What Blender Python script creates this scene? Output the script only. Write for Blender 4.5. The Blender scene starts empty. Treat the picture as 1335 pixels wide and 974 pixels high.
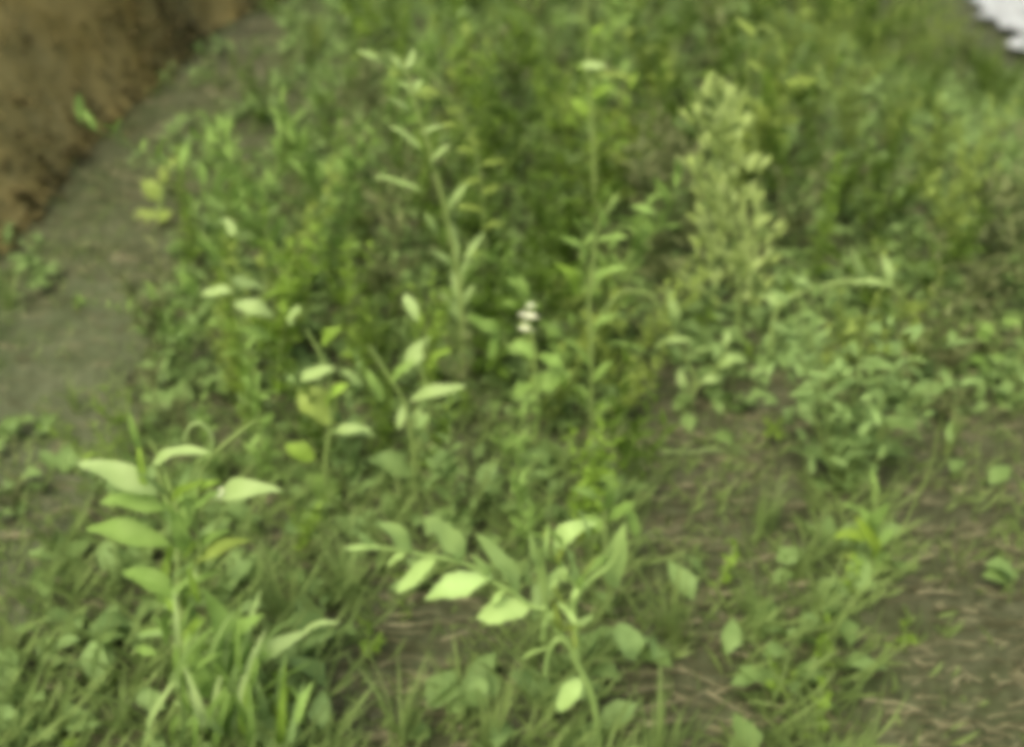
import bpy, math, random
from mathutils import Vector, Matrix, noise

SC = bpy.context.scene
COL = SC.collection
R = math.radians
random.seed(11)

# ------------------------------------------------------------------ camera
W, H = 1335.0, 974.0
HF = R(55.5)
F = (W / 2) / math.tan(HF / 2)
PITCH = R(28)
CAM = Vector((0, 0, 0.95))
cd = bpy.data.cameras.new('camera')
cd.sensor_width = 36.0
cd.lens = 18.0 / math.tan(HF / 2)
cd.clip_start = 0.01
cd.clip_end = 3000
cam = bpy.data.objects.new('camera', cd)
cam.location = CAM
cam.rotation_euler = (math.pi / 2 - PITCH, 0, 0)
COL.objects.link(cam)
SC.camera = cam
cd.dof.use_dof = True
cd.dof.focus_distance = 1.0
cd.dof.aperture_fstop = cd.lens / 15.0          # a lens wide open: far weeds go soft
SC.cycles.filter_width = 7.8                     # soft, low-definition video sensor

# ------------------------------------------------------------------ light
SUN_EL, SUN_AZ = R(56), R(-150)
wd = bpy.data.worlds.new('World')
SC.world = wd
wd.use_nodes = True
nt = wd.node_tree
nt.nodes.clear()
sky = nt.nodes.new('ShaderNodeTexSky')
sky.sky_type = 'NISHITA'
sky.sun_disc = False
sky.sun_elevation = SUN_EL
sky.sun_rotation = SUN_AZ
sky.air_density = 1.2
sky.dust_density = 9.0
sky.ozone_density = 0.0
bgn = nt.nodes.new('ShaderNodeBackground')
bgn.inputs[1].default_value = 0.15
outn = nt.nodes.new('ShaderNodeOutputWorld')
nt.links.new(sky.outputs[0], bgn.inputs[0])
nt.links.new(bgn.outputs[0], outn.inputs[0])
sl = bpy.data.lights.new('sun', 'SUN')
sl.energy = 1.5
sl.angle = R(40)
sl.color = (1.0, 0.95, 0.84)
sun = bpy.data.objects.new('sun', sl)
sdir = Vector((math.sin(SUN_AZ) * math.cos(SUN_EL), math.cos(SUN_AZ) * math.cos(SUN_EL), math.sin(SUN_EL)))
sun.rotation_euler = sdir.to_track_quat('Z', 'Y').to_euler()
COL.objects.link(sun)
SC.view_settings.view_transform = 'Standard'
SC.view_settings.look = 'None'
SC.view_settings.gamma = 1.0
SC.view_settings.exposure = 0.76
SC.cycles.max_bounces = 6
SC.cycles.diffuse_bounces = 4
SC.cycles.transmission_bounces = 4
SC.cycles.glossy_bounces = 2

# ------------------------------------------------------------------ helpers
CP, SP = math.cos(PITCH), math.sin(PITCH)


def ray(px, py):
    a = (px - W / 2) / F
    b = (H / 2 - py) / F
    return Vector((a, CP + b * SP, -SP + b * CP))


def at(px, py, Y):
    """real point at world distance y = Y that the photograph shows at (px, py)"""
    d = ray(px, py)
    return CAM + d * (Y / d.y)


def proj(p):
    d = p - CAM
    f = d.y * CP - d.z * SP
    u = d.y * SP + d.z * CP
    return W / 2 + F * d.x / f, H / 2 - F * u / f


def pxs(p):
    d = p - CAM
    return (d.y * CP - d.z * SP) / F          # metres per photo pixel at p


def sm(a, b, x):
    t = min(1, max(0, (x - a) / (b - a)))
    return t * t * (3 - 2 * t)


def gz(x, y):
    z = 0.40 * sm(1.25, 3.8, y) * (1 - 0.85 * sm(0.7, 2.1, x))
    z += 0.022 * noise.noise(Vector((x * 2.1, y * 2.1, 0))) + 0.010 * noise.noise(Vector((x * 7, y * 7, 3)))
    return z


def ground_hit(px, py):
    d = ray(px, py)
    t = 0.3
    while t < 12:
        p = CAM + d * t
        if p.z < gz(p.x, p.y):
            return p
        t += 0.01
    return CAM + d * t


class MB:
    def __init__(s):
        s.v, s.f, s.c = [], [], []

    def quadstrip(s, rows, val):
        b = len(s.v)
        n = len(rows[0])
        for r in rows:
            s.v.extend(r)
        for i in range(len(rows) - 1):
            for j in range(n - 1):
                a = b + i * n + j
                s.f.append((a, a + 1, a + n + 1, a + n))
                s.c.append(val)

    def tube(s, pts, r0, r1, k=5, val=0.5):
        b = len(s.v)
        n = len(pts)
        for i, p in enumerate(pts):
            q = pts[min(i + 1, n - 1)] - pts[max(i - 1, 0)]
            q = q.normalized() if q.length > 1e-9 else Vector((0, 0, 1))
            u = q.cross(Vector((0.31, 0.94, 0.12)))
            if u.length < 1e-3:
                u = q.cross(Vector((1, 0, 0)))
            u.normalize()
            w = q.cross(u)
            r = r0 + (r1 - r0) * i / max(1, n - 1)
            for j in range(k):
                a = 2 * math.pi * j / k
                s.v.append(p + u * (r * math.cos(a)) + w * (r * math.sin(a)))
        for i in range(n - 1):
            for j in range(k):
                a = b + i * k + j
                c = b + i * k + (j + 1) % k
                s.f.append((a, c, c + k, a + k))
                s.c.append(val)

    def leaf(s, B, T, w, nrm, val=0.5, seg=6, fold=0.25, droop=0.12, prof=0.8, saw=0.0):
        ax = T - B
        L = ax.length
        if L < 1e-6:
            return
        d = ax / L
        sd = d.cross(nrm)
        if sd.length < 1e-4:
            sd = d.cross(Vector((1, 0, 0)))
        sd.normalize()
        up = sd.cross(d)
        rows = []
        w1, w2 = random.uniform(0, 6.28), random.uniform(0, 6.28)
        for i in range(seg + 1):
            t = i / seg
            u1, u2 = .16 * math.sin(9 * t + w1), .16 * math.sin(8 * t + w2)
            wt = w / 2 * max(0.0, math.sin(math.pi * min(1, t ** prof))) ** 0.75
            if i == 0:
                wt = w * 0.03
            if saw and 0 < i < seg and i % 2:
                wt *= 1 - saw
            c = B + d * (L * t) + up * (droop * L * math.sin(math.pi * t))
            rows.append([c - sd * wt * (1 + .5 * u2) + up * ((fold + 2 * u1) * wt), c, c + sd * wt * (1 + .5 * u1) + up * ((fold + 2 * u2) * wt)])
        s.quadstrip(rows, val)

    def mesh(s, name, m, org=None, smooth=True):
        me = bpy.data.meshes.new(name)
        o = org or Vector((0, 0, 0))
        me.from_pydata([tuple(v - o) for v in s.v], [], s.f)
        at_ = me.attributes.new('tone', 'FLOAT', 'FACE')
        at_.data.foreach_set('value', s.c)
        me.materials.append(m)
        if smooth:
            me.polygons.foreach_set('use_smooth', [True] * len(me.polygons))
        me.update()
        return me

    def obj(s, name, m, parent=None, org=None, smooth=True):
        o = bpy.data.objects.new(name, s.mesh(name, m, org, smooth))
        COL.objects.link(o)
        if parent:
            o.parent = parent
        return o


def tag(o, label=None, cat=None, group=None, kind=None):
    for k, v in (('label', label), ('category', cat), ('group', group), ('kind', kind)):
        if v:
            o[k] = v
    return o


def empty(name, loc, label, cat, group=None):
    o = bpy.data.objects.new(name, None)
    o.empty_display_size = 0.05
    o.location = loc
    COL.objects.link(o)
    return tag(o, label, cat, group)


def spline(P, n):
    out = []
    Q = [P[0]] + list(P) + [P[-1]]
    for i in range(1, len(Q) - 2):
        for k in range(n):
            t = k / n
            a, b, c, d = Q[i - 1], Q[i], Q[i + 1], Q[i + 2]
            out.append(0.5 * ((2 * b) + (c - a) * t + (2 * a - 5 * b + 4 * c - d) * t * t + (3 * b - a - 3 * c + d) * t ** 3))
    out.append(P[-1])
    return out


# ------------------------------------------------------------------ materials
def new_mat(name):
    m = bpy.data.materials.new(name)
    m.use_nodes = True
    t = m.node_tree
    t.nodes.clear()
    return m, t, t.nodes.new('ShaderNodeOutputMaterial')


def mixc(t, fac, a, b):
    n = t.nodes.new('ShaderNodeMix')
    n.data_type = 'RGBA'
    for i, v in ((0, fac), (6, a), (7, b)):
        if hasattr(v, 'links') or hasattr(v, 'is_linked'):
            t.links.new(v, n.inputs[i])
        elif i == 0:
            n.inputs[0].default_value = v
        else:
            n.inputs[i].default_value = (*v, 1)
    return n.outputs[2]


def leaf_mat(name, dark, light, warm, rough=0.6, trans=0.38, spec=0.18):
    m, t, out = new_mat(name)
    N = t.nodes.new
    oi = N('ShaderNodeObjectInfo')
    att = N('ShaderNodeAttribute')
    att.attribute_name = 'tone'
    tc = N('ShaderNodeTexCoord')
    nz = N('ShaderNodeTexNoise')
    nz.inputs['Scale'].default_value = 38
    nz.inputs['Detail'].default_value = 3
    t.links.new(tc.outputs['Object'], nz.inputs['Vector'])
    c1 = mixc(t, att.outputs['Fac'], dark, light)
    mr = N('ShaderNodeMapRange')
    mr.inputs[1].default_value = 0.0
    mr.inputs[2].default_value = 1.0
    mr.inputs[3].default_value = 0.0
    mr.inputs[4].default_value = 0.55
    t.links.new(oi.outputs['Random'], mr.inputs[0])
    c2 = mixc(t, mr.outputs[0], c1, warm)
    mr2 = N('ShaderNodeMapRange')
    mr2.inputs[1].default_value = 0.35
    mr2.inputs[2].default_value = 0.7
    mr2.inputs[3].default_value = 0.0
    mr2.inputs[4].default_value = 0.65
    t.links.new(nz.outputs['Fac'], mr2.inputs[0])
    c3 = mixc(t, mr2.outputs[0], c2, dark)
    b = N('ShaderNodeBsdfPrincipled')
    b.inputs['Roughness'].default_value = rough
    b.inputs['Specular IOR Level'].default_value = spec
    t.links.new(c3, b.inputs['Base Color'])
    tr = N('ShaderNodeBsdfTranslucent')
    t.links.new(c3, tr.inputs['Color'])
    mx = N('ShaderNodeMixShader')
    mx.inputs[0].default_value = trans
    t.links.new(b.outputs[0], mx.inputs[1])
    t.links.new(tr.outputs[0], mx.inputs[2])
    t.links.new(mx.outputs[0], out.inputs[0])
    return m


M = {}
M['mid'] = leaf_mat('weed_leaf', (.11, .195, .018), (.27, .44, .068), (.18, .28, .04))
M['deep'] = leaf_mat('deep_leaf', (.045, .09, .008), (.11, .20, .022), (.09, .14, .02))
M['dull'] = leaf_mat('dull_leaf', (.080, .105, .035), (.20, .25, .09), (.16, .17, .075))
M['cool'] = leaf_mat('cool_leaf', (.12, .20, .052), (.27, .42, .145), (.19, .29, .08))
M['olive'] = leaf_mat('olive_leaf', (.13, .19, .026), (.30, .41, .10), (.20, .28, .055))
M['bright'] = leaf_mat('bright_leaf', (.14, .25, .045), (.30, .47, .13), (.22, .34, .085), trans=.4)
M['pale'] = leaf_mat('pale_leaf', (.24, .36, .11), (.42, .56, .23), (.30, .42, .16), trans=.35, spec=.3)
M['plume'] = leaf_mat('plume_leaf', (.24, .33, .08), (.52, .66, .25), (.42, .54, .19))
M['sprig'] = leaf_mat('sprig_leaf', (.27, .41, .12), (.39, .58, .21), (.33, .48, .15), trans=.4)
M['yellow'] = leaf_mat('yellow_leaf', (.20, .32, .035), (.32, .47, .08), (.26, .38, .05))
M['stem'] = leaf_mat('stem_green', (.12, .19, .04), (.25, .35, .12), (.18, .24, .07), trans=.05)
M['grass'] = leaf_mat('grass_blade', (.13, .205, .055), (.28, .41, .13), (.23, .29, .09))
M['straw'] = leaf_mat('dry_straw', (.05, .052, .022), (.36, .35, .20), (.17, .165, .08), trans=.1, rough=.8)
M['petal'] = leaf_mat('petal', (.50, .56, .36), (.72, .76, .55), (.65, .70, .45), trans=.3)


def soil_mat(name, cols, scales=(1.3, 9, 60), bump=0.5, rough=0.95):
    m, t, out = new_mat(name)
    N = t.nodes.new
    tc = N('ShaderNodeTexCoord')
    f = []
    for s in scales:
        nz = N('ShaderNodeTexNoise')
        nz.inputs['Scale'].default_value = s
        nz.inputs['Detail'].default_value = 6
        nz.inputs['Roughness'].default_value = .62
        t.links.new(tc.outputs['Object'], nz.inputs['Vector'])
        mr = N('ShaderNodeMapRange')
        mr.inputs[1].default_value = .38
        mr.inputs[2].default_value = .62
        t.links.new(nz.outputs['Fac'], mr.inputs[0])
        f.append((nz, mr))
    c = mixc(t, f[0][1].outputs[0], cols[0], cols[1])
    k = N('ShaderNodeMath')
    k.operation = 'MULTIPLY'
    k.inputs[1].default_value = .7
    t.links.new(f[1][1].outputs[0], k.inputs[0])
    c = mixc(t, k.outputs[0], c, cols[2])
    k = N('ShaderNodeMath')
    k.operation = 'MULTIPLY'
    k.inputs[1].default_value = .7
    t.links.new(f[2][1].outputs[0], k.inputs[0])
    c = mixc(t, k.outputs[0], c, cols[3])
    b = N('ShaderNodeBsdfPrincipled')
    b.inputs['Roughness'].default_value = rough
    b.inputs['Specular IOR Level'].default_value = .15
    t.links.new(c, b.inputs['Base Color'])
    bp = N('ShaderNodeBump')
    bp.inputs['Strength'].default_value = bump
    bp.inputs['Distance'].default_value = .02
    t.links.new(f[2][0].outputs['Fac'], bp.inputs['Height'])
    t.links.new(bp.outputs[0], b.inputs['Normal'])
    t.links.new(b.outputs[0], out.inputs[0])
    return m


M['soil'] = soil_mat('weedy_soil', ((.050, .057, .027), (.040, .060, .018), (.092, .100, .055), (.020, .024, .008)))
M['bank'] = soil_mat('sandy_bank_soil', ((.36, .29, .095), (.17, .135, .04), (.42, .37, .16), (.20, .165, .05)), (.9, 2, 20))
M['gravel'] = soil_mat('pale_gravel', ((.44, .48, .47), (.54, .59, .58), (.26, .28, .27), (.04, .05, .04)), (3, 9, 16), 1.0)

# ------------------------------------------------------------------ terrain


def grid(name, xs, ys, zf, m):
    mb = MB()
    rows = [[Vector((x, y, zf(x, y))) for x in xs] for y in ys]
    mb.quadstrip(rows, .5)
    return mb.obj(name, m)


def rng(a, b, s):
    n = int(round((b - a) / s))
    return [a + (b - a) * i / n for i in range(n + 1)]


def rough_g(x, y):
    z = gz(x, y)
    if -3 < x < 3 and 0 < y < 5:
        z += 0.012 * noise.noise(Vector((x * 22, y * 22, 1))) + 0.006 * noise.noise(Vector((x * 55, y * 55, 5)))
    return z


xs = [-1500, -400, -100, -30, -10, -5] + rng(-3, 3.2, .025) + [4, 5, 7, 10, 30, 100, 400, 1500]
ys = [-1500, -300, -50, -10, -3, -1] + rng(0, 4.6, .025) + [5, 6, 7, 9, 12, 20, 50, 150, 500, 1500]
tag(grid('ground', xs, ys, rough_g, M['soil']), kind='structure')


def bank_z(x, y):
    e = -1.16 + 0.09 * (y - 2.4) + 0.07 * noise.noise(Vector((y * 1.7, 4, 0)))      # foot of the bank
    h = 0.50 * sm(0.0, 0.16, e - x) + .55 * min(1, max(0, (e - x - .15) / .7)) + .12 * sm(.6, 2, e - x)
    e0 = 1 - sm(6, 9, y)
    return rough_g(x, y) - 0.03 + h * e0 * sm(1.7, 2.7, y) + (0.05 * noise.noise(Vector((x * 2, y * 2, 9))) + 0.008 * noise.noise(Vector((x * 11, y * 11, 2)))) * sm(0, .3, e - x)


tag(grid('earth_bank', [-6, -5, -4] + rng(-3.2, -.75, .025), rng(.7, 5, .04) + [6, 7, 8, 9.5], bank_z, M['bank']), kind='structure')


def in_path(x, y):
    px, py = proj(Vector((x, y, gz(x, y))))
    n = 40 * noise.noise(Vector((x * 5, y * 5, 60)))
    return px + n < 185 - max(0, py - 560) * .55 and py + n > 385 and py < 1100


def path_sheet():
    mb = MB()
    xs_, ys_ = rng(-1.6, -.3, .03), rng(.7, 2.4, .03)
    idx = {}
    for i in range(len(xs_) - 1):
        for j in range(len(ys_) - 1):
            if not in_path(xs_[i] + .015, ys_[j] + .015):
                continue
            q = []
            for a, b in ((i, j), (i + 1, j), (i + 1, j + 1), (i, j + 1)):
                if (a, b) not in idx:
                    idx[(a, b)] = len(mb.v)
                    mb.v.append(Vector((xs_[a], ys_[b], rough_g(xs_[a], ys_[b]) + .006)))
                q.append(idx[(a, b)])
            mb.f.append(tuple(q))
            mb.c.append(.5)
    return tag(mb.obj('dirt_path', M['path']), kind='structure')


M['path'] = soil_mat('pale_path_silt', ((.068, .082, .040), (.054, .074, .030), (.095, .108, .060), (.032, .040, .016)))


def road_z(x, y):
    return gz(x, y) + 0.05 + .01 * noise.noise(Vector((x * 9, y * 9, 0)))


mb = MB()
rows = []
for i, y in enumerate(rng(-1, 60, .12)[:110] + [14, 20, 40, 90]):
    x0 = 2.50 + .27 * max(0, y - 4.8) + .22 * noise.noise(Vector((y * 3, 0, 0)))
    rows.append([Vector((x0 + w, y, road_z(x0 + w, y))) for w in [0] + rng(.05, 5, .15)])
mb.quadstrip(rows, .5)
tag(mb.obj('gravel_track', M['gravel']), kind='structure')

# ------------------------------------------------------------------ filler plants


def rv(s=1.0):
    return Vector((random.gauss(0, s), random.gauss(0, s), random.gauss(0, s)))


def leafy_weed(h=.45, nl=22, ls=.05, lw=.5, side=3, upang=.5, bend=.12, m='mid', bunch=1.0):
    """upright stem with a few side shoots and many leaves"""
    st, fo = MB(), MB()
    bx = Vector((random.gauss(0, bend), random.gauss(0, bend), 0))
    main = [Vector((bx.x * (t ** 2), bx.y * (t ** 2), h * t)) for t in [i / 8 for i in range(9)]]
    st.tube(main, .0032, .0012)
    shoots = [(main, 1.0)]
    for k in range(side):
        i = random.randint(1, 5)
        a = random.uniform(0, 6.28)
        l = h * random.uniform(.3, .6)
        d = Vector((math.cos(a), math.sin(a), 0))
        pts = [main[i] + d * (l * .55 * t) * (1.2 - .4 * t) + Vector((0, 0, l * t * (.5 + .5 * t))) for t in [j / 5 for j in range(6)]]
        st.tube(pts, .002, .0009, 4)
        shoots.append((pts, l / h))
    for pts, fr in shoots:
        n = max(4, int(nl * fr))
        ph = random.uniform(0, 6)
        for k in range(n):
            t = .12 + .88 * k / (n - 1)
            q = t * (len(pts) - 1)
            i = min(int(q), len(pts) - 2)
            p = pts[i].lerp(pts[i + 1], q - i)
            a = ph + k * 2.4 + random.gauss(0, .3)
            L = ls * random.uniform(.65, 1.25) * (1.1 - .45 * t)
            el = upang + random.gauss(0, .25) + .4 * t
            d = Vector((math.cos(a) * math.cos(el), math.sin(a) * math.cos(el), math.sin(el)))
            n_ = Vector((0, 0, 1)) + rv(.35)
            fo.leaf(p, p + d * L, L * lw, n_, min(1, max(0, random.gauss(.45, .25))), seg=4, fold=.3, droop=.12)
    return st.mesh('stem', M['stem']), fo.mesh('foliage', M[m])


def grass_tuft(n=26, h=.22, m='grass'):
    fo = MB()
    for k in range(n):
        a = random.uniform(0, 6.28)
        r = abs(random.gauss(0, .018))
        L = h * random.uniform(.5, 1.15)
        lean = random.uniform(.05, .55)
        b = Vector((math.cos(a) * r, math.sin(a) * r, -.01))
        w = random.uniform(.0018, .0042)
        sd = Vector((-math.sin(a), math.cos(a), 0))
        rows = []
        for i in range(6):
            t = i / 5
            c = b + Vector((math.cos(a), math.sin(a), 0)) * (L * lean * t ** 1.9) + Vector((0, 0, L * (t - .35 * lean * t * t)))
            rows.append([c - sd * w * (1 - t ** 2), c + sd * w * (1 - t ** 2)])
        fo.quadstrip(rows, min(1, max(0, random.gauss(.5, .25))))
    return None, fo.mesh('blades', M[m])


def plume(h=.5, m='olive'):
    st, fo = MB(), MB()
    main = [Vector((.03 * t * t, 0, h * t)) for t in [i / 8 for i in range(9)]]
    st.tube(main, .003, .001)
    for k in range(150):
        t = .15 + .85 * k / 149
        p = Vector((.03 * t * t, 0, h * t))
        a = k * 2.4 + random.gauss(0, .3)
        L = (.055 * (1.15 - t) + .014) * random.uniform(.7, 1.2)
        el = random.gauss(.45, .2)
        d = Vector((math.cos(a) * math.cos(el), math.sin(a) * math.cos(el), math.sin(el)))
        fo.leaf(p, p + d * L, .010, Vector((0, 0, 1)) + rv(.3), min(1, max(0, random.gauss(.5, .25))), seg=3, droop=.1)
    return st.mesh('stem', M['stem']), fo.mesh('foliage', M[m])


KINDS = {
    'broad_leaf_weed': dict(cat='weed', makes=[lambda: leafy_weed(random.uniform(.30, .45), random.randint(20, 28), random.uniform(.05, .078), random.uniform(.34, .5), 3, .3, .12, random.choice(['mid', 'deep', 'cool', 'olive', 'bright', 'dull', 'dull'])) for _ in range(18)]),
    'narrow_leaf_weed': dict(cat='weed', makes=[lambda: leafy_weed(random.uniform(.36, .55), 26, .075, .26, 4, .5, .14, random.choice(['mid', 'deep', 'olive', 'bright', 'dull'])) for _ in range(12)]),
    'bushy_weed': dict(cat='weed', makes=[lambda: leafy_weed(random.uniform(.24, .38), 30, .041, .42, 8, .35, .14, random.choice(['mid', 'deep', 'dull', 'olive'])) for _ in range(6)]),
    'feathery_weed': dict(cat='weed', makes=[lambda: plume(random.uniform(.35, .5), random.choice(['mid', 'olive'])) for _ in range(3)]),
    'seedling': dict(cat='seedling', makes=[lambda: leafy_weed(random.uniform(.07, .13), 10, .035, .5, 1, .25, .02, random.choice(['mid', 'cool'])) for _ in range(5)]),
    'grass_tuft': dict(cat='grass', makes=[lambda: grass_tuft(30, .2) for _ in range(5)]),
}
for k, d in KINDS.items():
    d['data'] = sorted([f() for f in d['makes']], key=lambda t: ['deep_leaf', 'weed_leaf', 'grass_blade', 'cool_leaf', 'olive_leaf', 'dull_leaf', 'bright_leaf', 'pale_leaf'].index(t[1].materials[0].name))


def place(kind, x, y, s, label, group, rz=None, tilt=.12):
    dat = KINDS[kind]['data']
    ppx, ppy = proj(Vector((x, y, gz(x, y) + .15)))
    mn = lambda t: t[1].materials[0].name
    if ppy > 600 or ppx < 200:
        dat = [t for t in dat if mn(t) in ('cool_leaf', 'weed_leaf', 'grass_blade')] or dat
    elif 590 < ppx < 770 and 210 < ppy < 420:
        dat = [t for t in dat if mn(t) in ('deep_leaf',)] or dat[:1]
    q = noise.noise(Vector((x * 2.3, y * 2.3, 12))) * 1.2 + .45 + random.gauss(0, .15)
    if 150 < ppx < 780 and 270 < ppy < 640:
        q += .5
    if ppy < 250:
        q -= .08
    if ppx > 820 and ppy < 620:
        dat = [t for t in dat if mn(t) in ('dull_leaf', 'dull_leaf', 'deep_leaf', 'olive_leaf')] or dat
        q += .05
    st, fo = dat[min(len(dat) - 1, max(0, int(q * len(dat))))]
    if st is None:
        o = bpy.data.objects.new(kind, fo)
        COL.objects.link(o)
    else:
        o = bpy.data.objects.new(kind, None)
        o.empty_display_size = .05
        COL.objects.link(o)
        for nm, me in (('stem', st), ('foliage', fo)):
            c = bpy.data.objects.new(nm, me)
            c.parent = o
            COL.objects.link(c)
    o.location = (x, y, gz(x, y) - .006)
    o.rotation_euler = (random.gauss(0, tilt), random.gauss(0, tilt), random.uniform(0, 6.28) if rz is None else rz)
    o.scale = (s, s, s)
    tag(o, label, KINDS[kind]['cat'], group)
    return o


def zone(px, py):
    if px < 420 and py < 500:
        return 'left', 'on the left edge of the thicket'
    if py < 230 and px > 900:
        return 'far right', 'at the back right near pale gravel'
    if py < 230:
        return 'far', 'at the back of the thicket'
    if px > 980:
        return 'right', 'beside the bare soil on the right'
    if py > 640:
        return 'front', 'low in the foreground'
    return 'middle', 'in the middle of the thicket'


LOOK = {
    'broad_leaf_weed': 'mid green weed with broad oval leaves',
    'narrow_leaf_weed': 'upright weed with narrow pointed leaves',
    'bushy_weed': 'low bushy weed with many small leaves',
    'feathery_weed': 'soft feathery weed with fine short leaves',
    'seedling': 'tiny green seedling with a few leaves',
    'grass_tuft': 'tuft of thin arching grass blades',
}


def veg_density(px, py):
    """how thickly weeds stand at the ground point that shows at (px, py)"""
    # left edge of the thicket
    n1 = noise.noise(Vector((px / 60, py / 45, 2)))
    n2 = noise.noise(Vector((px / 60, py / 45, 8)))
    px += 60 * n1
    py += 45 * n2
    if py < 330:
        xl = 375 - (375 - 235) * py / 330
    elif py < 600:
        xl = 235 - (py - 330) * .18
    else:
        xl = 186 - (py - 600) * .7
    if px < xl - 10 or py < 260 and px < xl + 40 and n1 < .3:
        return .012
    d = 1.0
    if 810 < px < 1060 and 490 < py < 800:
        d = .03
    if px > 1140 and py > 545:
        d = .03
    if px > 1120 and py > 820:
        d = .02
    if 440 < px < 660 and py > 800:
        d = .15
    if 780 < px < 960 and py > 760:
        d = .10
    return d


path_sheet()
count = {k: 0 for k in KINDS}
placed = []
tries = 0
while tries < 16000 and sum(count.values()) < 520:
    tries += 1
    y = .75 + (6.2 - .75) * random.random() ** 1.25
    x = random.uniform(-.62 * y - .3, .62 * y + .3)
    p = Vector((x, y, gz(x, y)))
    px, py = proj(p)
    if px < -60 or px > W + 60 or py > H + 200 or py < -70 or x > 2.3 + .27 * max(0, y - 4.8):
        continue
    dn = veg_density(px, py)
    if random.random() > dn:
        continue
    mind = .055 + .018 * y
    if any((x - a) ** 2 + (y - b) ** 2 < mind * mind for a, b in placed):
        continue
    r = random.random()
    if dn < .5:
        kind = 'seedling' if r < .5 else 'grass_tuft'
        s = random.uniform(.5, .9)
    elif y < 1.15:
        kind = 'grass_tuft' if r < .55 else ('seedling' if r < .97 or px > 420 else 'bushy_weed')
        s = random.uniform(.5, .8)
        if 430 < px < 900 and y > .76:
            s *= .55
    else:
        if px > 980:
            kind = 'bushy_weed' if r < .45 else ('narrow_leaf_weed' if r < .55 else ('grass_tuft' if r < .75 else ('feathery_weed' if r < .85 else 'broad_leaf_weed')))
            s = random.uniform(.55, .85)
        else:
            kind = 'broad_leaf_weed' if r < .26 else ('narrow_leaf_weed' if r < .60 else ('bushy_weed' if r < .84 else ('grass_tuft' if r < .93 else 'feathery_weed')))
            s = random.uniform(.6, .95) * (1 + .3 * noise.noise(Vector((x * 3, y * 3, 20))))
        if y < 1.5:
            s *= .62
        if px > 980 and py > 600:
            s *= .7
            kind = 'grass_tuft' if r < .5 else 'seedling'
    if (885 < px < 1020 and 1.3 < y < 2.05) or (730 < px < 800 and 1.25 < y < 1.55) or (565 < px < 620 and 1.3 < y < 1.62):
        kind = 'seedling'
    if 600 < px < 760 and 1.75 < y < 2.6:
        kind = 'bushy_weed' if r < .6 else 'broad_leaf_weed'
        s = .85
    # keep the view over the corner of pale gravel open
    top = proj(p + Vector((0, 0, .5 * s)))
    if top[0] > 1235 and top[1] < 75 and top[0] > 1235 + top[1] * .6:
        s *= .3
    if px < 460 and py < 360:
        s *= .6
    if px < 330 and py > 330:
        s *= .75
    if count[kind] > 280:
        continue
    placed.append((x, y))
    count[kind] += 1
    zn, zt = zone(px, py - 60)
    place(kind, x, y, s, LOOK[kind] + ' ' + zt, kind.replace('_', ' ') + 's ' + zt)
for k in range(70):
    y = random.uniform(3.6, 7.2)
    x = random.uniform(1.5, 2.2 + .27 * max(0, y - 4.8))
    place('bushy_weed' if k % 3 else 'broad_leaf_weed', x, y, random.uniform(.4, .7), 'low dull green weed beside the pale gravel at the back right', 'low weeds beside the pale gravel')
print('FILL', count)

# ------------------------------------------------------------------ stuff: short grass, creeping cover, litter
gr, cv, lt = MB(), MB(), MB()
for k in range(34000):
    y = .65 + 3.9 * random.random() ** 1.2
    x = random.uniform(-.6 * y - .3, .6 * y + .3)
    if x < -1.3 - .1 * (y - 2):
        continue
    p = Vector((x, y, rough_g(x, y)))
    px, py = proj(p)
    dn = veg_density(px, py)
    cl = noise.noise(Vector((x * 4, y * 4, 7)))
    if random.random() < (.45 if y > 1.5 else .72):
        if cl < -.05 and dn < .5 and random.random() < .85:
            continue
        L = random.uniform(.02, .07) * (1.3 if dn > .5 else .8) * (1.5 if y < 1.5 and dn > .5 else 1)
        a = random.uniform(0, 6.28)
        d = Vector((math.cos(a) * .6, math.sin(a) * .6, random.uniform(.3, 1.2))).normalized()
        gr.leaf(p - Vector((0, 0, .004)), p + d * L, .0035 if y > 1.5 else .005, Vector((math.sin(a), -math.cos(a), .3)), random.random(), seg=3, droop=.15)
    elif dn > .5 or cl > .15 and random.random() < .5:
        for q in range(2):
            a = random.uniform(0, 6.28)
            L = random.uniform(.018, .042) if y > 1.6 else random.uniform(.03, .062)
            if y < 1.6 and random.random() < .8:
                continue
            e = random.uniform(.1, .6)
            b = p + Vector((0, 0, random.uniform(0, .03)))
            cv.leaf(b, b + Vector((math.cos(a), math.sin(a), e)) * L, L * .6, Vector((0, 0, 1)) + rv(.3), random.random(), seg=3)
for k in range(9000):
    y = .65 + 3.2 * random.random() ** 1.3
    x = random.uniform(-.6 * y - .2, .6 * y + .2)
    if x < -1.3 - .1 * (y - 2):
        continue
    p = Vector((x, y, rough_g(x, y) + .004))
    a = random.gauss(0, .35)
    L = random.uniform(.012, .07)
    d = Vector((math.cos(a), math.sin(a), random.gauss(.03, .08)))
    r_ = random.uniform(.0008, .0024)
    lt.tube([p, p + d * L * .5 + rv(.003), p + d * L], r_, r_ * .6, 3, random.random())
M['foot_shade'] = leaf_mat('shade_flake', (.050, .042, .012), (.095, .082, .026), (.070, .065, .020), trans=.05, rough=.8)
dl = MB()  # added dark flakes: their brown paints the shaded edge of the bank foot
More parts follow.
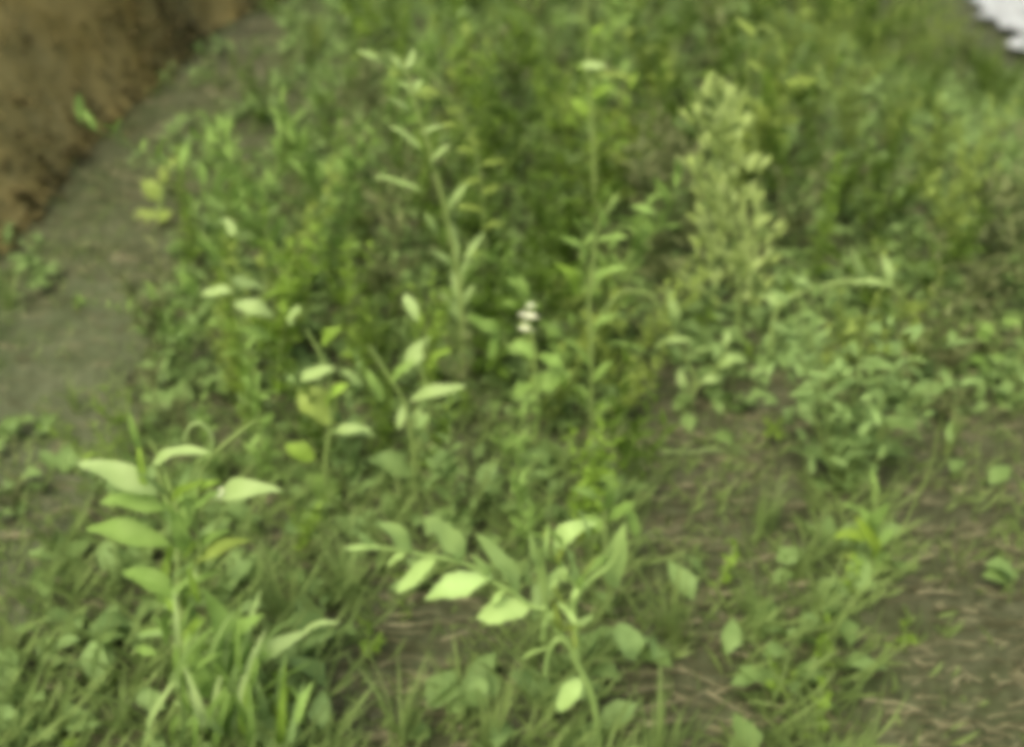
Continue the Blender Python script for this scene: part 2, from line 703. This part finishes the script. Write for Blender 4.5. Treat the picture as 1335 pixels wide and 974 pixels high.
for k in range(7000):
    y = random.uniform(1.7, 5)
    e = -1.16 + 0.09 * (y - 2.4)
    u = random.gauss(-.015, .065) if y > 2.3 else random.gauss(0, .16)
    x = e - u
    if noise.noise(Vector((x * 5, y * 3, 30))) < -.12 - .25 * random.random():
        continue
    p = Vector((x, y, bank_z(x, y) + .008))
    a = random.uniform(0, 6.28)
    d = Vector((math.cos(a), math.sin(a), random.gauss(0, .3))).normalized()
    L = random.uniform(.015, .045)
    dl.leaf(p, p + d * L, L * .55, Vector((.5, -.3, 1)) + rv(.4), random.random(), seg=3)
tag(dl.obj('bank_foot_shade', M['foot_shade']), 'dark brown flakes painting in the shade along the foot of the sandy bank', 'leaf litter', kind='stuff')
cl_ = MB()
for k in range(5200):
    y = .62 + 3.0 * random.random() ** 1.4
    x = random.uniform(-.6 * y - .2, .6 * y + .2)
    p = Vector((x, y, rough_g(x, y)))
    if x < -1.2 or veg_density(*proj(p)) > .5:
        continue
    rr = random.uniform(.002, .009) * random.uniform(.5, 1.2)
    b = len(cl_.v)
    for dx, dy, dz in ((0, 0, .8), (1, 0, 0), (0, 1, 0), (-1, 0, 0), (0, -1, 0), (.6, .6, .5), (-.6, .5, .45), (0, 0, -.6)):
        cl_.v.append(p + Vector((dx * random.uniform(.8, 1.7), dy * random.uniform(.6, 1.2), dz * random.uniform(.6, 1.2))) * rr)
    for f in ((0, 1, 5), (0, 5, 2), (0, 2, 6), (0, 6, 3), (0, 3, 4), (0, 4, 1), (1, 2, 5), (2, 3, 6), (7, 2, 1), (7, 3, 2), (7, 4, 3), (7, 1, 4)):
        cl_.f.append(tuple(b + i for i in f))
        cl_.c.append(0)
tag(cl_.obj('soil_crumbs', M['soil'], smooth=False), 'small crumbs and clods of soil lying on the bare patches', 'soil', kind='stuff')
tag(gr.obj('short_grass', M['grass']), 'short thin grass sprouting between the weeds and over the soil', 'grass', kind='stuff')
tag(cv.obj('ground_cover', M['cool']), 'tiny creeping leaves covering the ground under the weeds', 'ground cover', kind='stuff')
tag(lt.obj('dry_litter', M['straw']), 'dry straw and thin dead stalks strewn over the bare soil', 'plant litter', kind='stuff')

# ------------------------------------------------------------------ plants one can pick out


class Hero:
    def __init__(s, name, label, cat, base_px, Y, group=None):
        b = at(base_px[0], base_px[1], Y)
        s.Y = Y
        s.org = Vector((b.x, Y, gz(b.x, Y) - .004))
        s.root = empty(name, s.org, label, cat, group)
        s.k = 0

    def P(s, px, py, dy=0.0):
        return at(px, py, s.Y + dy)

    def stem(s, pts, r0, r1, name='stem', m='stem', tone=.5, ground=False, dy=0.0):
        P = [s.P(p[0], p[1], dy + (p[2] if len(p) > 2 else 0)) for p in pts]
        if ground:
            P = [s.org.copy()] + P
        P = spline(P, 5)
        mb = MB()
        sc = pxs(P[-1])
        mb.tube(P, r0 * sc, r1 * sc, 6, tone)
        return mb.obj(name, M[m], s.root, s.org)

    def leaf(s, x0, y0, x1, y1, w, m='bright', tone=.6, dy=0.0, d1=None, droop=.1, fold=.3, name='leaf', tilt=None, saw=0.0, prof=.8):
        d1 = random.uniform(-.03, .03) if d1 is None else d1
        B, T = s.P(x0, y0, dy), s.P(x1, y1, dy + d1)
        n = (CAM - B).normalized() * .7 + Vector((0, 0, .75)) + rv(.16)
        if tilt:
            n += Vector(tilt)
        mb = MB()
        mb.leaf(B, T, w * pxs(B), n, tone, seg=10, fold=fold, droop=droop, saw=saw, prof=prof)
        return mb.obj(name, M[m], s.root, s.org)


# foreground compound-leaf plant
h = Hero('leafy_weed', 'pale green plant in the foreground whose side branch spreads toothed leaflets to the left', 'weed', (780, 990), .80)
h.stem([(782, 973), (772, 908), (752, 864), (740, 838), (731, 827), (718, 806), (708, 770), (700, 735)], 6, 3.5, ground=True, m='sprig', tone=.2)
h.stem([(740, 838), (728, 833), (719, 843), (713, 862), (711, 880)], 4.5, 3, 'drooping_shoot', 'sprig', .5)
h.stem([(752, 864), (752, 834), (748, 793), (755, 773), (775, 752), (796, 736), (813, 705)], 5, 3, 'branch', 'sprig', .2)
h.stem([(755, 773), (745, 756), (728, 729), (722, 712)], 4, 3, 'branch', 'sprig', .4)
h.stem([(708, 834), (710, 800), (711, 770), (708, 740), (704, 715)], 4.5, 3, 'branch', 'sprig', .1)
h.stem([(711, 793), (692, 790), (668, 772), (643, 759), (623, 742), (592, 731), (559, 725), (501, 715), (460, 718)], 3.6, 1.8, 'leaf_stalk', 'sprig', .3, dy=-.03)
for a in ((677, 773, 620, 695, 33, .45, 'sprig'), (606, 726, 552, 674, 40, .35, 'sprig'), (538, 719, 492, 681, 32, .25, 'sprig'),
          (569, 728, 517, 774, 30, .5, 'sprig'), (643, 752, 553, 782, 44, .95, 'sprig'), (692, 790, 621, 806, 44, .55, 'sprig'), (640, 750, 612, 722, 12, .4, 'sprig'), (600, 733, 580, 708, 12, .4, 'sprig'), (660, 768, 640, 790, 12, .4, 'sprig'), (530, 720, 505, 738, 14, .5, 'sprig'),
          (486, 712, 466, 696, 13, .6, 'sprig'), (500, 714, 446, 716, 10, .5, 'sprig')):
    h.leaf(a[0], a[1], a[2], a[3], a[4] * .85, a[6], a[5], saw=.14, name='leaflet', dy=-.03, d1=-.01, prof=.9, droop=.06)
h.leaf(722, 714, 780, 682, 26, 'sprig', .8, droop=.35, prof=.7)
h.leaf(703, 737, 692, 693, 11, 'sprig', .5)
h.leaf(712, 730, 716, 680, 7, 'sprig', .3)
h.leaf(757, 885, 727, 928, 26, 'sprig', .5)
h.leaf(728, 735, 738, 760, 14, 'sprig', .4)
h.leaf(702, 742, 693, 765, 16, 'sprig', .4)
h.leaf(716, 770, 726, 742, 13, 'sprig', .4)
h.leaf(753, 760, 745, 720, 9, 'sprig', .6)
h.leaf(806, 812, 828, 862, 34, 'cool', .9, dy=.10)
h.leaf(800, 765, 816, 680, 30, 'sprig', .05, dy=.08)
h.leaf(664, 878, 690, 918, 30, 'cool', .95, dy=.06)

for i in range(26):
    t = random.random()
    x, y = 705 + 60 * random.random(), 700 + 150 * t
    a = random.gauss(-1.4, .9)
    L = random.uniform(18, 46)
    h.leaf(x, y, x + L * math.cos(a), y + L * math.sin(a), random.uniform(5, 11), random.choice(['sprig', 'bright', 'olive']), random.random() * .6, dy=random.uniform(-.03, .05))

# left foreground plant
h = Hero('broad_leaf_weed', 'bright yellow-green plant in the left foreground with large oval leaves in tiers', 'weed', (238, 985), .84)
h.stem([(236, 974), (238, 900), (240, 820), (232, 740), (234, 680), (215, 610), (195, 575)], 5.5, 2.5, ground=True, tone=.8)
h.stem([(240, 800), (262, 740), (256, 680), (262, 620), (282, 590), (306, 568), (334, 548)], 4, 2, 'branch', tone=.6)
h.stem([(234, 700), (218, 650), (205, 610)], 4, 3, 'branch', tone=.8)
h.stem([(276, 592), (276, 568), (262, 552), (248, 556), (240, 575)], 2.5, 2, 'curled_tip', 'pale', .6)
for a in ((205, 645, 99, 604, 34, 'pale', .3), (199, 605, 275, 590, 20, 'pale', .35), (272, 658, 370, 640, 30, 'pale', .35),
          (222, 712, 110, 690, 32, 'bright', .3), (244, 765, 278, 722, 18, 'pale', .3), (238, 685, 212, 618, 22, 'bright', .6),
          (236, 700, 262, 630, 22, 'bright', .75), (228, 770, 160, 745, 28, 'bright', .25), (250, 745, 330, 705, 26, 'olive', .95),
          (190, 650, 178, 560, 9, 'mid', .9), (182, 585, 168, 535, 10, 'bright', .5), (215, 665, 130, 655, 26, 'bright', .45), (240, 720, 222, 660, 20, 'bright', .5)):
    h.leaf(*a[:5], a[5], a[6], droop=.14)
for i in range(46):
    y = random.uniform(640, 860)
    x = 234 + random.gauss(0, 16)
    a = random.gauss(-1.57, .8)
    L = random.uniform(25, 60)
    h.leaf(x, y, x + L * math.cos(a), y + L * math.sin(a), random.uniform(7, 14), random.choice(['bright', 'bright', 'mid', 'cool']), random.random(), dy=random.uniform(-.05, .06))
h.leaf(292, 636, 284, 650, 10, 'petal', .4, name='bud')
h = Hero('shoot_clump', 'vivid lime-green clump of young shoots at the bottom left', 'weed', (285, 985), .82)
h.stem([(290, 960), (288, 900), (282, 830), (268, 780)], 4, 2, ground=True, tone=.8)
for a in ((285, 905, 238, 850, 44, 'bright', .95), (290, 885, 262, 765, 42, 'bright', .6), (292, 900, 306, 795, 24, 'bright', .9), (300, 870, 345, 800, 34, 'bright', .45),
          (285, 940, 260, 900, 40, 'bright', .8), (292, 950, 305, 890, 28, 'bright', .8), (305, 905, 355, 850, 22, 'bright', .5),
          (297, 935, 232, 952, 14, 'bright', .7), (330, 870, 405, 822, 22, 'pale', .15), (395, 826, 445, 812, 8, 'pale', .6), (345, 975, 335, 850, 10, 'mid', .9),
          (365, 980, 372, 860, 12, 'mid', .8), (318, 985, 322, 860, 11, 'bright', .4), (385, 985, 398, 880, 10, 'cool', .8)):
    h.leaf(*a[:5], a[5], a[6], droop=.2)

# tall plant in the middle
for i in range(60):
    x = 290 + random.gauss(0, 34)
    y = random.uniform(860, 985)
    a = random.gauss(-1.57, .35)
    L = random.uniform(50, 125)
    h.leaf(x, y, x + L * math.cos(a), y + L * math.sin(a), random.uniform(6, 13), random.choice(['bright', 'bright', 'pale', 'cool']), random.random() * .8, dy=random.uniform(-.06, .06), droop=.2, name='blade')

h = Hero('tall_weed', 'tallest pale weed left of centre with narrow leaves set like a ladder', 'weed', (606, 545), 1.60)
h.stem([(604, 500), (602, 400), (592, 330), (582, 280), (566, 215), (556, 180), (540, 130), (530, 88)], 4.5, 2, ground=True, tone=.7)
for a in ((535, 148, 503, 127, 10), (549, 195, 506, 164, 12), (549, 250, 484, 231, 11), (548, 175, 580, 164, 9), (562, 218, 588, 188, 14),
          (586, 278, 612, 238, 15), (570, 306, 551, 277, 13), (606, 340, 632, 302, 10), (534, 122, 552, 104, 15), (530, 100, 508, 72, 11),
          (498, 82, 462, 66, 10), (596, 345, 590, 290, 12), (600, 380, 618, 330, 11), (604, 400, 620, 370, 12), (590, 350, 560, 325, 12), (545, 118, 520, 108, 9),
          (600, 420, 575, 380, 14), (600, 400, 588, 350, 12), (530, 92, 540, 64, 10)):
    h.leaf(*a[:4], a[4] * .85, 'pale', random.uniform(.0, .35))
h = Hero('arching_weed', 'olive weed arching over behind the tallest pale weed', 'weed', (625, 470), 1.85)
h.stem([(625, 420), (632, 320), (625, 220), (600, 150), (560, 95), (520, 75), (470, 68)], 1.8, .9, ground=True, tone=.6)
for i in range(15):
    t = i / 14
    x = 628 - 150 * max(0, t - .35) ** 1.3 * 1.6
    y = 330 - 260 * t ** .8
    sg = 1 if i % 2 else -1
    h.leaf(x, y, x + sg * random.uniform(18, 34), y + random.uniform(-14, 14), random.uniform(6, 10), 'olive', random.uniform(.3, .8))

h = Hero('ladder_weed', 'upright weed right of centre with opposite leaves on a thin stem', 'weed', (772, 590), 1.52)
h.stem([(772, 560), (771, 467), (768, 400), (774, 340), (778, 300), (792, 274), (806, 254)], 4, 1.8, ground=True, tone=.6)
h.stem([(771, 450), (785, 410), (815, 380), (850, 385), (866, 420)], 2.5, 1.8, 'branch', tone=.5)
for a in ((788, 300, 782, 270, 10), (776, 308, 757, 284, 11), (794, 276, 807, 252, 9), (779, 315, 820, 309, 10), (766, 334, 728, 308, 13),
          (757, 388, 722, 342, 24), (773, 362, 820, 350, 13), (820, 270, 862, 285, 12), (771, 430, 810, 408, 10), (792, 446, 852, 467, 8),
          (770, 480, 735, 440, 9), (771, 500, 800, 470, 12), (770, 520, 740, 500, 12), (772, 550, 795, 525, 12)):
    h.leaf(*a[:4], a[4] * .95, 'mid' if a[4] > 15 else 'bright', random.uniform(.45, .95))

h = Hero('flowering_weed', 'small weed left of the upright ladder-leaved one topped by a tiny white bloom', 'flower', (700, 570), 1.46)
h.stem([(700, 540), (698, 470), (691, 420), (691, 402)], 3, 1.6, ground=True, tone=.6)
for a in ((676, 410, 703, 414, 7), (677, 427, 698, 431, 8), (686, 400, 699, 398, 6), (690, 418, 680, 421, 5)):
    h.leaf(*a[:4], a[4], 'petal', random.uniform(.5, .9), name='petal', droop=.05)
for a in ((700, 465, 662, 452, 30), (702, 465, 735, 480, 22), (700, 505, 745, 488, 32), (698, 505, 668, 520, 26), (704, 420, 738, 445, 9), (652, 440, 606, 414, 24), (648, 436, 640, 470, 14)):
    h.leaf(*a[:4], a[4], 'bright', random.uniform(.3, .7))
h.stem([(698, 480), (670, 455), (650, 440)], 2, 1.4, 'branch')

h = Hero('oval_leaf_weed', 'weed at the left with three pale oval leaves stacked like shelves', 'weed', (340, 560), 1.58)
h.stem([(338, 520), (330, 470), (310, 420), (302, 370), (290, 345), (262, 300)], 4, 2, ground=True, tone=.6)
for a in ((286, 346, 256, 308, 15), (305, 308, 293, 284, 13), (254, 385, 236, 352, 20), (300, 366, 344, 378, 17), (304, 396, 358, 412, 22), (304, 430, 366, 448, 18),
          (302, 380, 262, 385, 16), (310, 430, 270, 420, 20), (320, 450, 290, 465, 22)):
    h.leaf(*a[:4], a[4], 'pale' if a[4] < 23 and a[0] > 295 and a[1] < 420 else 'bright', random.uniform(.1, .5), dy=random.uniform(-.03, .03))

h = Hero('broad_leaf_weed', 'weed between the left and middle thicket with one large dull rounded leaf', 'weed', (425, 640), 1.32)
h.stem([(425, 600), (432, 540), (425, 480), (400, 430)], 4, 2, ground=True, tone=.6)
for a in ((436, 552, 388, 508, 46, 'olive', .95), (392, 495, 438, 480, 18, 'pale', .2), (378, 424, 392, 398, 15, 'pale', .2), (400, 620, 446, 664, 34, 'bright', .3), (425, 530, 455, 500, 20, 'mid', .9),
          (430, 565, 486, 560, 15, 'pale', .2), (410, 600, 370, 580, 24, 'mid', .8), (420, 450, 446, 425, 18, 'mid', .8)):
    h.leaf(*a[:5], a[5], a[6])

h = Hero('sprawling_weed', 'yellow-green weed in the middle with leaves pointing both ways from low stems', 'weed', (540, 640), 1.34)
h.stem([(540, 600), (535, 560), (525, 520), (500, 480), (480, 450)], 4, 2, ground=True, tone=.6)
h.stem([(540, 590), (560, 540), (550, 480), (555, 440)], 3, 2, 'branch', tone=.6)
for a in ((534, 522, 610, 503, 17, 'pale', .2), (530, 488, 562, 438, 24, 'pale', .2), (498, 525, 475, 478, 14, 'bright', .8), (474, 505, 440, 482, 12, 'pale', .15), (520, 560, 528, 525, 12, 'pale', .2),
          (545, 560, 550, 530, 16, 'pale', .2), (440, 562, 490, 568, 15, 'pale', .1), (535, 545, 575, 560, 18, 'bright', .6), (528, 384, 545, 420, 16, 'pale', .1), (510, 500, 540, 470, 13, 'bright', .6), (480, 600, 550, 625, 34, 'cool', .8), (560, 480, 590, 455, 18, 'mid', .8)):
    h.leaf(*a[:5], a[5], a[6])

h = Hero('young_weed', 'young weed with forked pale leaf tips above the foreground leaflets', 'weed', (790, 745), 1.12)
h.stem([(790, 720), (788, 680), (792, 650), (795, 618)], 3.5, 2, ground=True, tone=.7)
for a in ((788, 660, 742, 636, 13), (790, 665, 797, 615, 14), (792, 680, 830, 655, 16), (788, 690, 760, 672, 16), (830, 700, 812, 650, 16)):
    h.leaf(*a[:4], a[4], 'bright', random.uniform(.4, .8))

# plume right of centre
h = Hero('plume_weed', 'pale feathery plume-shaped weed right of centre with dense tiny leaves', 'weed', (965, 470), 1.85)
h.stem([(962, 420), (965, 380), (958, 300), (948, 220), (938, 150), (928, 100)], 4, 2, ground=True, tone=.6)
fo = MB()
for i in range(300):
    t = random.random() ** .8
    cx = 962 - 30 * t
    cy = 400 - 300 * t
    wd_ = 68 * (1 - t) ** .35 + 10
    a = random.uniform(0, 6.28)
    wd_ *= 1 + .25 * math.sin(t * 23) + random.gauss(0, .1)
    x = cx + wd_ * math.cos(a) * random.uniform(.3, 1)
    B = h.P(cx + (x - cx) * .75, cy + 8, .05 * math.sin(a))
    T = h.P(x, cy - random.uniform(4, 16), .07 * math.sin(a))
    fo.leaf(B, T + rv(.002), random.uniform(6, 10) * pxs(B), (CAM - B).normalized() + rv(.4) + Vector((0, 0, .5)), random.random(), seg=3)
fo.obj('foliage', M['plume'], h.root, h.org)

# right side
h = Hero('arching_grass_stalk', 'long curved grass stalk leaning right beside the yellow-leaved weed', 'grass', (1000, 940), .95)
h.stem([(1000, 920), (1060, 855), (1110, 790), (1160, 720), (1195, 650), (1216, 600), (1222, 558)], 1.8, .8, 'stalk', 'stem', .3, ground=True)
h.leaf(1000, 925, 1080, 842, 8, 'pale', .3, name='blade')
h.leaf(1010, 930, 1000, 840, 9, 'bright', .3, name='blade')
h.leaf(1040, 960, 1055, 870, 12, 'bright', .4, name='blade')
h.leaf(990, 960, 960, 880, 10, 'bright', .4, name='blade')
h.leaf(1060, 870, 1045, 940, 10, 'bright', .4, name='blade')
h = Hero('yellowing_weed', 'weed with yellow-green leaves standing alone against the bare soil at right', 'weed', (1130, 800), 1.12)
h.stem([(1132, 780), (1138, 730), (1142, 680), (1140, 630)], 3.5, 2, ground=True, tone=.7)
for a in ((1138, 700, 1086, 700, 18, 'yellow', .2), (1140, 730, 1114, 672, 20, 'yellow', .5), (1136, 690, 1120, 660, 14, 'bright', .6), (1139, 715, 1165, 690, 14, 'bright', .6), (1136, 735, 1095, 725, 14, 'olive', .9), (1142, 700, 1160, 655, 22, 'bright', .7), (1138, 745, 1108, 760, 18, 'yellow', .1), (1140, 750, 1158, 720, 22, 'bright', .6),
          (1130, 680, 1095, 655, 10, 'bright', .7), (1140, 660, 1136, 610, 10, 'bright', .6), (1140, 775, 1158, 762, 18, 'pale', .3), (1135, 770, 1105, 790, 24, 'mid', .9)):
    h.leaf(*a[:5], a[5], a[6])
h = Hero('soft_bush', 'rounded dull green bush on the right between the two patches of bare soil', 'shrub', (1080, 700), 1.36)
st, fo = MB(), MB()
for i in range(14):
    a = i * 2.4
    e = Vector((math.cos(a) * .13, math.sin(a) * .11, random.uniform(.14, .38)))
    b = h.org
    st.tube([b, b + e * .5 + Vector((0, 0, .04)), b + e], .002, .001, 4)
    for k in range(20):
        t = random.uniform(.15, 1.1)
        c = b + e * t + Vector((0, 0, .04 * math.sin(3.1 * t))) + rv(.022)
        d = rv(1).normalized()
        d.z = abs(d.z) * .5
        fo.leaf(c, c + d * random.uniform(.025, .06), .012, Vector((0, 0, 1)) + rv(.4), random.gauss(.6, .2), seg=4)
st.obj('stem', M['stem'], h.root, h.org)
fo.obj('foliage', M['cool'], h.root, h.org)
h = Hero('leafy_weed', 'fresh green leafy weed at the right edge above the bare soil', 'weed', (1300, 560), 1.75)
h.stem([(1300, 540), (1295, 490), (1285, 440)], 3.5, 2, ground=True, tone=.7)
for i in range(30):
    x, y = random.uniform(1215, 1335), random.uniform(425, 520)
    h.leaf(x, y, x + random.uniform(-34, 34), y - random.uniform(-8, 18), random.uniform(12, 18), 'bright', random.uniform(.15, .6), dy=random.uniform(-.08, .08))
h.stem([(1300, 520), (1250, 490), (1225, 470)], 2.5, 1.5, 'branch')
h.stem([(1298, 500), (1325, 470), (1340, 450)], 2.5, 1.5, 'branch')
h = Hero('bent_stalk', 'pale bent stalk bowing to the right behind the soft bush', 'weed', (1010, 480), 1.75)
h.stem([(1005, 450), (1015, 400), (1055, 378), (1110, 366), (1160, 372), (1175, 395)], 3.5, 2, ground=True, tone=.8)
for a in ((1105, 368, 1165, 374, 10), (1060, 378, 1030, 360, 12), (1130, 366, 1110, 320, 12), (1160, 372, 1150, 330, 12), (1020, 400, 990, 385, 12)):
    h.leaf(*a[:4], a[4], 'pale', random.uniform(.05, .3))
# dry curled leaves in the middle right
h = Hero('withered_weed', 'half-withered pale weed with curled leaves left of the bare soil', 'weed', (900, 560), 1.60)
h.stem([(900, 530), (905, 490), (880, 440), (876, 390)], 3.5, 2, ground=True, tone=.9)
for a in ((880, 430, 872, 375, 14), (905, 490, 925, 455, 15), (850, 465, 905, 445, 13), (935, 480, 975, 470, 18), (945, 455, 950, 430, 10), (895, 510, 885, 480, 14), (910, 500, 945, 500, 12)):
    h.leaf(*a[:4], a[4], 'pale', random.uniform(0, .3), droop=.3)
h.stem([(902, 510), (930, 485), (950, 455)], 2.2, 1.4, 'branch')
h.stem([(862, 588), (900, 590), (930, 586), (975, 592)], 1.8, 1.5, 'fallen_twig', 'pale', .1, dy=-.15)
# bright glints on top of back weeds
h = Hero('tall_weed', 'tall weed at the back middle with one bright flat leaf near its tip', 'weed', (775, 330), 2.1)
h.stem([(775, 300), (774, 200), (768, 100), (766, 40), (764, -20)], 4, 2, ground=True, tone=.5)
for a in ((757, 86, 792, 87, 11, 'pale', .5), (768, 50, 760, 30, 14, 'pale', .2), (766, 60, 790, 30, 12, 'mid', .9), (770, 130, 800, 110, 14, 'mid', .8), (770, 150, 740, 130, 14, 'mid', .8), (772, 100, 830, 105, 10, 'olive', .9)):
    h.leaf(*a[:5], a[5], a[6])
h = Hero('drooping_seed_stalk', 'drooping pale seed stalk hanging at the back right of the plume weed', 'weed', (1000, 340), 2.1)
h.stem([(1000, 300), (985, 200), (975, 90), (985, 40), (1008, 45), (1020, 90)], 2.0, 1.2, ground=True, tone=.3)
for a in ((1008, 45, 1018, 70, 12), (1014, 65, 1022, 95, 12), (985, 50, 960, 25, 12), (975, 80, 990, 95, 12)):
    h.leaf(*a[:4], a[4] * .8, 'olive', random.uniform(.6, 1))
h = Hero('lone_weed', 'small weed with a pale tip alone at the edge of the grey strip', 'weed', (205, 330), 2.3)
h.stem([(205, 300), (212, 250), (222, 222)], 5, 3, ground=True, tone=.8)
for a in ((218, 228, 228, 216, 14, 'petal', .1), (212, 260, 185, 235, 22, 'olive', 1), (210, 240, 235, 205, 20, 'olive', 1), (205, 290, 175, 280, 24, 'olive', .9), (205, 300, 225, 275, 20, 'olive', .9)):
    h.leaf(*a[:5], a[5], a[6])
